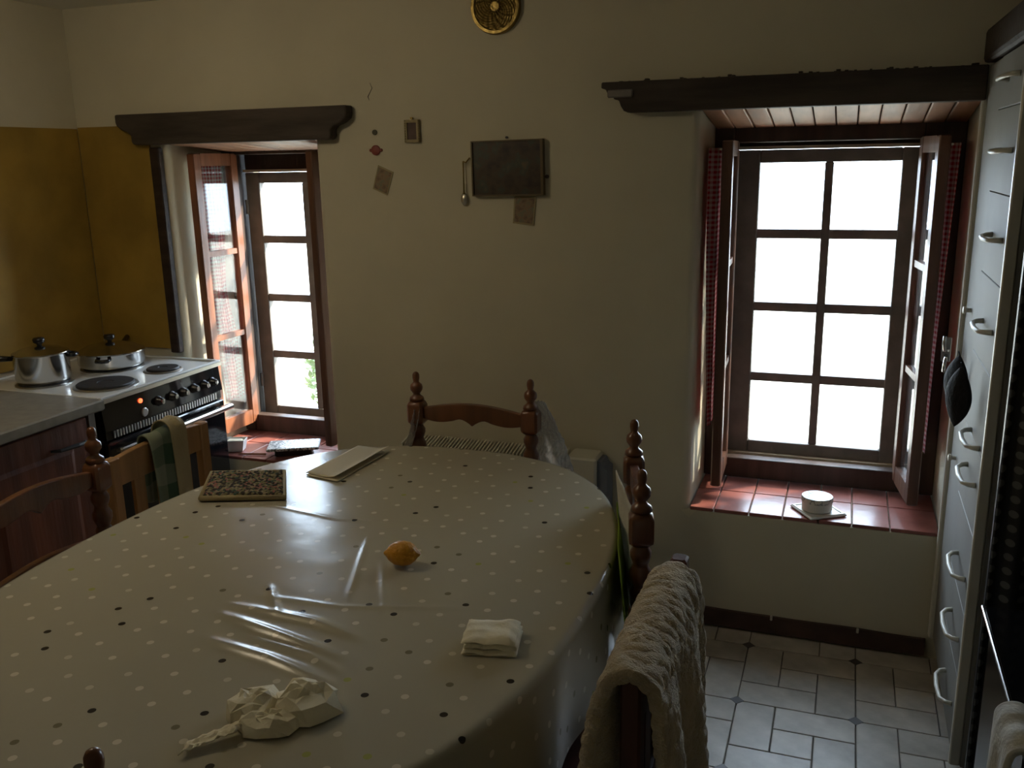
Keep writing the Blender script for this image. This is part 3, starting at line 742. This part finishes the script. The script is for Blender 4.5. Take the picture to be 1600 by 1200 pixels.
# ------------------------------------------------------------------ cooker
SX = -2.305
ck = thing('cooker', 'white-topped electric cooker with black oven front in the corner', 'cooker', (-2.6, 2.58, 0))
y0, y1 = 2.276, 2.905
MB().box(XL+.012, SX-.02, y0, y1, .05, .828).build('body', 'black_enamel', ck, world=True)
MB().bevbox(XL+.012, SX-.0005, y0, y1, .829, .846, .004).build('cooktop', 'enamel', ck, world=True)
mb = MB(); rimw = .014
ring_b = [(XL+.012, XL+.03, y0, y1), (SX-rimw, SX, y0, y1), (XL+.03, SX-rimw, y0, y0+rimw), (XL+.03, SX-rimw, y1-rimw, y1)]
for a, b, c, d in ring_b: mb.box(a, b, c, d, .846, .854)
mb.build('rim', 'enamel', ck, world=True, bevel=.003)
MB().box(SX-.002, SX+.004, y0, y1, .832, .846).build('trim_strip', 'trim_metal', ck, world=True)
for (x, y, r) in ((-2.455, 2.458, .098), (-2.42, 2.712, .060), (-2.655, 2.705, .105), (-2.70, 2.42, .085)):
    h = MB().lathe([(.8465, r+.012), (.849, r+.012), (.852, r+.006), (.851, r+.004)], (x, y, 0), 36).build('burner_ring', 'dull_steel', ck, world=True, smooth=False)
    MB().lathe([(.8495, r), (.856, r), (.859, r-.004), (.859, r*.30), (.857, r*.28), (.857, .0005)], (x, y, 0), 40).build('hotplate', 'hotplate', ck, world=True, auto=30)
MB().quadbox([(SX-.03, y0+.005, .733), (SX, y0+.005, .733), (SX, y1-.005, .733), (SX-.03, y1-.005, .733), (SX-.03, y0+.005, .829), (SX-.010, y0+.005, .829), (SX-.010, y1-.005, .829), (SX-.03, y1-.005, .829)]).build('control_panel', 'black_glass', ck, world=True)
for y in (2.545, 2.617, 2.678, 2.738, 2.797, 2.846):
    k = MB().lathe([(0, .019), (.004, .019), (.008, .015), (.022, .013), (.024, .011), (.0241, .001)], (SX-.006, y, .776), 18, 'x').build('knob', 'bakelite', ck, world=True, auto=40)
    MB().lathe([(.0242, .0095), (.027, .0090), (.0275, .001)], (SX-.006, y, .776), 16, 'x').build('knob_cap', 'steel', k, world=False).location = -Vector(ck.location)
MB().lathe([(0, .0085), (.004, .008), (.006, .005), (.0065, .001)], (SX-.006, 2.459, .799), 16, 'x').build('indicator_lamp', 'red_lamp', ck, world=True)
MB().lathe([(0, .016), (.004, .016), (.006, .013), (.0062, .001)], (SX-.004, 2.470, .755), 20, 'x').build('timer_dial', 'dull_steel', ck, world=True)
gr = MB().box(SX-.028, SX-.006, y0+.01, y1-.01, .700, .731).build('vent_grille', 'black_enamel', ck, world=True)
for k in range(40):
    y = y0+.045+k*.0138; q = MB().box(SX-.006, SX-.001, y-.0038, y+.0038, .703, .728).build('slat', 'dull_steel', gr); q.location = -Vector(ck.location)
dr = MB().bevbox(SX-.018, SX+.004, y0+.006, y1-.006, .205, .694, .004).build('oven_door', 'black_glass', ck, world=True)
mb = MB().bevbox(SX+.024, SX+.052, y0+.012, y1-.004, .660, .680, .005)
mb.box(SX+.003, SX+.03, y0+.06, y0+.08, .664, .677).box(SX+.003, SX+.03, y1-.08, y1-.06, .664, .677)
mb.build('door_handle', 'steel', dr).location = -Vector(ck.location)
MB().bevbox(SX-.018, SX+.002, y0+.006, y1-.006, .055, .198, .004).build('drawer', 'black_enamel', ck, world=True)
MB().box(XL+.05, SX-.06, y0+.02, y1-.02, 0, .049).build('plinth', 'black_enamel', ck, world=True)

# pots
def pot(name, label, x, y, z, r, h, lidh, ang, long_handle):
    p = thing(name, label, 'pot', (x, y, z), ang)
    MB().lathe([(0, r*.93), (.006, r*.97), (.012, r), (h-.004, r), (h, r+.003), (h, r-.002), (.012, r-.003), (.009, 0)], n=44).build('body', 'steel', p, auto=50)
    MB().lathe([(h+.0005, r+.002), (h+.004, r+.002), (h+.006, r-.004), (h+lidh*.6, r*.72), (h+lidh*.9, r*.36), (h+lidh, r*.12), (h+lidh+.001, .001)], n=44).build('lid', 'steel', p, auto=50)
    k = h+lidh
    MB().lathe([(k, .008), (k+.006, .009), (k+.012, .019), (k+.022, .021), (k+.028, .017), (k+.0295, .001)], n=20).build('lid_knob', 'bakelite', p, smooth=True)
    if long_handle:
        MB().tube([(-r+.004, 0, h-.015), (-r-.04, 0, h-.012), (-r-.15, 0, h+.004)], [.008, .011, .010], 10).build('handle', 'bakelite', p, smooth=True)
    MB().tube([(r-.003, -.022, h-.012), (r+.018, -.02, h-.014), (r+.026, 0, h-.014), (r+.018, .02, h-.014), (r-.003, .022, h-.012)], .0075, 8).build('side_handle', 'bakelite', p, smooth=True)
pot('saucepan', 'tall stainless steel saucepan with black lid knob on the front left hotplate', -2.70, 2.42, .8595, .092, .100, .026, R(200) - PI + R(20), True)
pot('frying_pan', 'shallow stainless steel pan with domed lid on the rear hotplate', -2.655, 2.705, .8595, .122, .052, .036, R(-60), True)

# brown base cupboards and worktop
bc = thing('base_cupboard', 'dark brown wooden base cupboard left of the cooker', 'cupboard', (-2.62, 1.5, 0))
MB().box(XL+.012, -2.335, .40, 2.225, .08, .820).build('body', 'cabinet_wood', bc, world=True)
MB().box(XL+.05, -2.38, .40, 2.225, 0, .079).build('plinth', 'black_enamel', bc, world=True)
MB().box(-2.60, -2.318, 2.229, 2.255, .05, .820).build('end_panel', 'worktop', bc, world=True)
for k in range(4):
    a = .41+k*.454; b = a+.446
    d = ring(MB(), 0, 1, 0, 1, .1, .1, .1, .1, 0, 1)
    d = MB().bevbox(-2.3345, -2.315, a, b, .095, .805, .004)
    d.quadbox([(-2.315, a+.07, .18), (-2.315, b-.07, .18), (-2.315, b-.07, .72), (-2.315, a+.07, .72), (-2.311, a+.085, .195), (-2.311, b-.085, .195), (-2.311, b-.085, .705), (-2.311, a+.085, .705)])
    dd = d.build('door', 'cabinet_wood', bc, world=True)
    MB().tube([(-2.313, b-.16, .735), (-2.295, b-.14, .733), (-2.293, b-.07, .731), (-2.295, b-.035, .730), (-2.313, b-.02, .729)], [.004, .006, .008, .006, .004], 8).build('handle', 'black_metal', dd).location = -Vector(bc.location)
MB().bevbox(XL+.010, -2.272, .38, 2.262, .8215, .858, .005).build('worktop', 'worktop', label='grey laminate worktop over the brown base cupboards', cat='worktop')

# ------------------------------------------------------------------ narrow-window sill things
tv = thing('granite_trivet', 'speckled granite plate on a black stand on the narrow sill', 'trivet', (-2.10, 3.06, .4335), R(27))
MB().bevbox(-.105, .105, -.062, .062, .030, .042, .003).build('plate', 'granite', tv)
MB().bevbox(-.075, .075, -.04, .04, .001, .029, .004).build('stand', 'black_metal', tv)
dish = thing('soap_dish', 'small white plastic dish between the cooker and the sill edge', 'dish', (-2.365, 3.025, .4335), R(20))
MB().loft([[(x*s, y*s, z) for x, y in ((-.045, -.03), (.045, -.03), (.045, .03), (-.045, .03))] for s, z in ((.75, 0), (.8, .004), (1, .05), (.93, .05), (.75, .010))]).build('bowl', 'ceramic', dish, bevel=.006)
MB().bevbox(-.034, .034, -.021, .021, .012, .047, .006).build('soap', 'paper', dish)
MB().tube([(-2.315, 2.975, .4385), (-2.20, 3.005, .4385)], .0045, 6).build('pencil', 'casement_wood', label='wooden stick lying on the narrow terracotta sill', cat='stick')

# wide-window sill: tin on a tile
tl = thing('tile_coaster', 'square white tile coaster under the round tin on the sill', 'coaster', (-.035, 3.035, .4335), R(33))
MB().bevbox(-.066, .066, -.066, .066, .001, .008, .002).build('tile', 'ceramic', tl)
ring(MB(), -.066, .066, -.066, .066, .012, .012, .012, .012, 0, 1)
mb = MB()
for a, b, c, d in ((-.062, .062, -.062, -.054), (-.062, .062, .054, .062), (-.062, -.054, -.054, .054), (.054, .062, -.054, .054)): mb.box(a, b, c, d, .0081, .0105)
mb.build('raised_edge', 'white_gloss', tl)
tn = thing('round_tin', 'round white tin with printed lid on the wide window sill', 'tin', (-.040, 3.030, .4445), 0)
MB().lathe([(0, .047), (.002, .049), (.030, .049), (.030, .0005)], n=40).build('body', 'ceramic', tn, auto=40)
MB().lathe([(.0302, .051), (.044, .051), (.047, .049), (.0472, .046), (.0465, .001)], n=40).build('lid', 'tin_print', tn, auto=40)

# ------------------------------------------------------------------ wall things
YW = D-.001
# embossed brass plate
pt = thing('brass_plate', 'round embossed brass plate hung high on the wall', 'plate', (-1.122, YW, 2.083))
rings = []; n = 64
def emb(r, a): return (.0022*math.sin(a*16+r*260)*math.sin(r*420)+.0018*nz(r*90, math.cos(a)*5, math.sin(a)*5))*(1 if .016 < r < .070 else 0)
mb = MB()
mb.grid(lambda u, v: ((.086*v)*math.cos(u*2*PI), -.012-emb(.086*v, u*2*PI)-(.006 if v < .22 else 0)+(-.006 if .84 < v < .97 else 0)+(.009 if v > .985 else 0), .086*v*math.sin(u*2*PI)), 192, 64, closed_u=True)
mb.build('dish', 'brass', pt, smooth=True)
MB().lathe([(-.009, .02), (0, .02)], (0, 0, 0), 16, 'y').build('wall_mount', 'black_metal', pt)
# dark framed picture
pf = thing('framed_picture', 'wide dark picture in a thin gilt frame on the wall', 'picture', (-1.089, YW, 1.574), 0)
ring(MB(), -.128, .128, -.091, .091, .005, .009, .004, .004, -.024, -.001).build('frame', 'old_gilt', pf)
pf.children[0].rotation_euler = (0, R(-.6), 0)
mb = MB().box(-.123, .119, -.018, -.002, -.087, .087); q = mb.build('print', 'print_dark', pf); q.rotation_euler = (0, R(-.6), 0)
MB().lathe([(-.010, .004), (0, .004)], (-.004, 0, .099), 10, 'y').build('nail', 'black_metal', pf)
MB().lathe([(-.010, .006), (0, .006)], (.136, 0, -.030), 10, 'y').build('peg', 'frame_wood', pf)
# small ornate frame
sf = thing('small_frame', 'tiny ornate gilt frame with a red-brown picture on the wall', 'picture', (-1.441, YW, 1.703))
mb = ring(MB(), -.028, .028, -.038, .038, .010, .010, .010, .010, -.012, -.001)
for k in range(9):
    for sx in (-1, 1): mb.lathe([(-.015, .002), (-.011, .0035), (-.005, .0035)], (sx*.025, 0, -.034+k*.0085), 8, 'y')
mb.build('frame', 'tan_cloth', sf); MB().box(-.018, .018, -.007, -.001, -.028, .028).build('print', 'print_small', sf)
MB().lathe([(-.012, .004), (-.002, .004)], (0, 0, .043), 8, 'y').build('loop', 'brass', sf)
# round objects
o = MB().lathe([(-.004, .0008), (-.004, .009), (0, .0095)], (0, 0, 0), 24, 'y').build('wall_button', 'olive_disc', label='small dark round button above the red one on the wall', cat='button'); o.location = (-1.590, YW, 1.703)
rd = thing('wall_button', 'red round ornament with side lugs on the wall', 'ornament', (-1.589, YW, 1.642))
MB().lathe([(-.006, .0008), (-.006, .014), (-.004, .0175), (0, .0178)], (0, 0, 0), 28, 'y').build('disc', 'red_plastic', rd, auto=40)
for sx in (-1, 1): MB().lathe([(-.004, .004), (0, .006)], (sx*.021, 0, 0), 12, 'y').build('lug', 'red_plastic', rd)
# unframed cards
def card(label, c4, mt):
    cx = sum(p[0] for p in c4)/4; cz = sum(p[1] for p in c4)/4
    t_ = thing('picture_card', label, 'card', (cx, YW, cz))
    MB().loft([[(x-cx, y, z-cz) for x, z in c4] for y in (-.0025, -.0005)]).build('card', 'tan_cloth', t_)
    MB().loft([[((x-cx)*.86, y, (z-cz)*.88) for x, z in c4] for y in (-.0032, -.0026)]).build('print', mt, t_)
card('tilted picture card pinned below the red ornament', [(-1.609, 1.509), (-1.553, 1.485), (-1.524, 1.566), (-1.583, 1.591)], 'print_card')
card('upright picture card tucked under the wide dark picture', [(-1.078, 1.390), (-1.003, 1.382), (-.992, 1.478), (-1.071, 1.480)], 'print_card')
# spoon on a hook
spn = thing('hanging_spoon', 'thin brass spoon hanging from a hook beside the picture', 'spoon', (-1.252, YW, 1.598))
MB().tube([(.022, -.003, .012), (.010, -.010, -.004), (0, -.012, 0)], .0025, 8).build('hook', 'brass', spn, smooth=True)
MB().tube([(0, -.010, .0), (0, -.010, -.05), (0, -.010, -.105)], [.0028, .0022, .003], 8).build('handle', 'brass', spn, smooth=True)
def f(u, v):
    a = u*2*PI; r = v; return (.0125*r*math.cos(a), -.008-.006*(1-r*r), -.127+.021*r*math.sin(a))
MB().grid(f, 24, 8, closed_u=True).build('bowl', 'trim_metal', spn, smooth=True, solid=.0015)
MB().lathe([(-.110, .004), (-.107, .005), (-.104, .003)], (0, -.010, 0), 10).build('ferrule', 'brass', spn)

# crack in the plaster
MB().tube([(-1.600, D-.0005, 1.870), (-1.592, D-.0005, 1.852), (-1.601, D-.0005, 1.838), (-1.610, D-.0005, 1.824), (-1.606, D-.0005, 1.812)], [.0006, .0012, .0012, .0018, .0008], 4).build('crack', 'dark_gap', wall_back)

# radiator
rd = thing('radiator', 'cream panel radiator behind the far chair with slotted top', 'radiator', (-1.17, 2.89, .1))
MB().bevbox(-1.50, -.865, 2.835, 2.848, .10, .575, .004).build('front_panel', 'radiator_paint', rd, world=True)
MB().bevbox(-1.50, -.865, 2.925, 2.938, .10, .590, .004).build('back_panel', 'radiator_paint', rd, world=True)
MB().box(-1.495, -.87, 2.849, 2.924, .12, .565).build('core', 'dark_gap', rd, world=True)
for k in range(48):
    x = -1.492+k*.01315
    MB().quadbox([(x, 2.849, .566), (x+.006, 2.849, .566), (x+.006, 2.924, .566), (x, 2.924, .566), (x, 2.849, .600), (x+.006, 2.849, .600), (x+.006, 2.924, .615), (x, 2.924, .615)]).build('fin', 'radiator_paint', rd, world=True)
for x in (-1.40, -.96): MB().box(x-.01, x+.01, 2.939, D-.0005, .2, .5).build('bracket', 'radiator_paint', rd, world=True)
hb = thing('heater_box', 'cream valve box with blue-grey strip for a shadow beside the radiator', 'heater', (-.80, 2.89, .0))
MB().bevbox(-.858, -.752, 2.83, 2.94, 0, .612, .006).build('body', 'radiator_paint', hb, world=True)
MB().prism([(-.7515, .03), (-.716, .03), (-.716, .570), (-.728, .578), (-.738, .598), (-.7515, .600)], 'y', 2.85, 2.93).build('shadow_strip', 'blue_grey', hb, world=True)  # solid blue-grey strip stands for the shadow next to the box

# coat hook between window and cupboard
hk = thing('coat_hook', 'small metal coat hook on the wall between window and cupboard', 'hook', (.296, 2.925, 1.03)); hk.scale = (1.7, 1.7, 1.7)
MB().bevbox(-.008, .008, -.004, -.0005, -.022, .022, .002).build('plate', 'dull_steel', hk)
MB().tube([(0, -.004, .0), (0, -.022, .002), (-.006, -.036, .004), (-.008, -.042, .018), (-.008, -.040, .030)], .0032, 8).build('upper_prong', 'steel', hk, smooth=True)
MB().tube([(0, -.004, -.01), (-.002, -.020, -.014), (-.004, -.030, -.026), (-.004, -.026, -.034)], .003, 8).build('lower_prong', 'steel', hk, smooth=True)

# ------------------------------------------------------------------ tall white cupboard
CX = .330; cy0, cy1 = 2.255, 2.948
cb = thing('tall_cupboard', 'tall white cupboard with a door and a column of drawers', 'cupboard', (.6, 2.6, 0))
MB().box(CX+.022, XR-.01, cy0, cy1, .09, 1.834).build('carcass', 'white_paint', cb, world=True)
MB().box(CX+.05, XR-.05, cy0+.02, cy1-.02, 0, .0895).build('plinth', 'dark_gap', cb, world=True)
MB().bevbox(CX-.006, CX+.0215, cy1-.035, cy1, .09, 1.834, .004).build('edge_strip', 'white_gloss', cb, world=True)
MB().bevbox(CX-.004, CX+.0215, cy0, cy0+.018, .09, 1.834, .003).build('edge_strip', 'white_gloss', cb, world=True)
d = MB().bevbox(CX+.006, CX+.0215, 2.672, cy1-.037, .10, 1.828, .003).build('door', 'white_paint', cb, world=True)
for z in (1.168, .734):
    MB().lathe([(0, .006), (-.010, .006), (-.014, .011), (-.020, .010), (-.022, .001)], (CX+.006, 2.80, z), 14, 'x').build('knob', 'white_gloss', d).location = -Vector(cb.location)
zs = [.10, .30, .472, .684, .885, 1.085, 1.295, 1.500, 1.700, 1.828]
hz = [.20, .385, .553, .803, .898, 1.184, 1.399, 1.600, 1.765]
for k in range(9):
    d = MB().bevbox(CX+.004, CX+.0215, cy0+.020, 2.666, zs[k]+.0008, zs[k+1]-.0008, .0015).build('drawer', 'white_paint', cb, world=True)
    z = hz[k]
    mb = MB().tube([(CX+.003, 2.53, z), (CX-.012, 2.525, z), (CX-.024, 2.505, z-.002), (CX-.027, 2.445, z-.003), (CX-.024, 2.385, z-.002), (CX-.012, 2.365, z), (CX+.003, 2.36, z)], [.007, .006, .0055, .006, .0055, .006, .007], 8)
    mb.build('pull', 'white_gloss', d, smooth=True).location = -Vector(cb.location)
MB().prism([(cy1, 1.8345), (cy1, 1.925), (2.0, 1.915), (2.0, 1.8345)], 'x', CX-.010, XR-.012).build('cornice', 'dark_wood', cb, world=True, bevel=.012)
# black leaf-shaped pot holders hung on the cupboard
def leafpad(label, y, z, tilt, x):
    t_ = thing('pot_holder', label, 'pot holder', (x, y, z))
    L0 = .165
    def f(u, v):
        w = .058*math.sin(PI*v)**.85; c = (u*2-1)
        return (c*w*.42-.012*(1-c*c)*math.sin(PI*v), c*w*-.8+tilt*(v-.5), (v-.5)*L0)
    MB().grid(f, 12, 24).build('pad', 'leather', t_, smooth=True, solid=.005)
    MB().tube([(0, tilt*.5, L0/2), (-.004, tilt*.5+.004, L0/2+.012), (-.004, tilt*.5-.004, L0/2+.012), (0, tilt*.5, L0/2)], .0016, 6).build('loop', 'leather', t_)
leafpad('black leather pot holder hanging nearer the window on the white cupboard', 2.745, .972, -.06, CX-.020)
leafpad('black leather pot holder hanging in front on the drawer column', 2.520, .985, -.03, CX-.036)

# spotted black panel and black range in the right foreground
sp_ = thing('spotted_panel', 'narrow black panel with pale spots beside the black range', 'panel', (.40, 2.10, 0))
def f(u, v): return (.343+.155*u, 2.10+.010*math.sin(u*PI*5), 1.62*v+.002)
MB().grid(f, 40, 2, uvf=lambda u, v: (u*.155, v*1.62)).build('cloth', 'spotted', sp_, world=True, smooth=True, solid=.004)
MB().box(.343, .98, 2.118, 2.134, .0, 1.62).build('board', 'black_metal', sp_, world=True)
rg = thing('black_range', 'black kitchen range with shiny top edge at the right border', 'stove', (.62, 1.4, 0))
MB().box(.315, .96, .95, 1.80, .06, .735).build('body', 'black_metal', rg, world=True)
MB().bevbox(.290, .965, .93, 1.805, .736, .750, .003).build('top', 'black_glass', rg, world=True)
MB().tube([(.289, .93, .748), (.289, 1.805, .748)], .0028, 8).build('edge_rail', 'steel', rg, world=True)
for yy in (.97, 1.40): 
    d = MB().bevbox(.303, .3148, yy, yy+.385, .15, .70, .004).build('door', 'black_enamel', rg, world=True)
MB().box(.36, .94, .98, 1.77, 0, .059).build('plinth', 'black_metal', rg, world=True)
o = drape('hand_towel', 'white fluffy towel end over the edge of the black range', 'towel', 'white_cloth', (.287, 1.30), (.287, 1.42), .775, .20, .02, .022, .012, 1.5, .3, solid=.010, lum=.01)

# ------------------------------------------------------------------ ceiling lamp over the cooker corner (just above the frame)
lp = thing('ceiling_lamp', 'round frosted ceiling lamp hanging over the left side of the table', 'lamp', (-1.95, 1.60, ZC-.001))
MB().lathe([(0, .055), (-.010, .057), (-.014, .045), (-.05, .020)], n=28).build('base', 'white_gloss', lp, auto=40)
MB().lathe([(-.05, .022), (-.062, .055), (-.085, .072), (-.11, .078), (-.135, .070), (-.155, .048), (-.165, .020), (-.166, .001)], n=28).build('shade', 'lamp_glow', lp, smooth=True)

# ------------------------------------------------------------------ outdoors
MB().box(-14, 14, DB+.001, 24, -.4, -.3).build('ground', 'ground', kind='structure')
def bush(label, x, y, h, r, seed):
    rr = random.Random(seed); t_ = thing('shrub', label, 'shrub', (x, y, -.3), 0)
    MB().tube([(0, 0, 0), (.03, .02, h*.4), (0, .05, h*.75)], [.03, .02, .01]).build('stem', 'bark', t_, smooth=True)
    mb = MB()
    for k in range(int(900*max(1, r/.55*2.2) if r > 1 else 900)):
        a = rr.uniform(0, 2*PI); q = rr.uniform(.25, 1)**.5*r; z = h*rr.uniform(.15, 1); q *= math.sin(PI*min(1, .15+z/h*.8))
        c = Vector((q*math.cos(a), q*math.sin(a), z)); d = Vector((rr.gauss(0, 1), rr.gauss(0, 1), rr.gauss(0, .6))).normalized(); e = d.orthogonal().normalized()
        l = .05*(1.7 if r > 1 else 1); w = .018*(2 if r > 1 else 1); kk = len(mb.v); mb.v += [tuple(c-d*l), tuple(c+e*w), tuple(c+d*l), tuple(c-e*w)]; mb.f.append((kk, kk+1, kk+2, kk+3))
    mb.build('foliage', 'leaf', t_, kind='stuff')
bush('sunlit green shrub outside the narrow window', -3.50, 5.9, .85, .34, 3)
bush('unseen leafy tree added outside to shade the wide window', 2.05, 5.1, 3.9, 1.15, 9)  # out of view, added to keep sun off the wide window
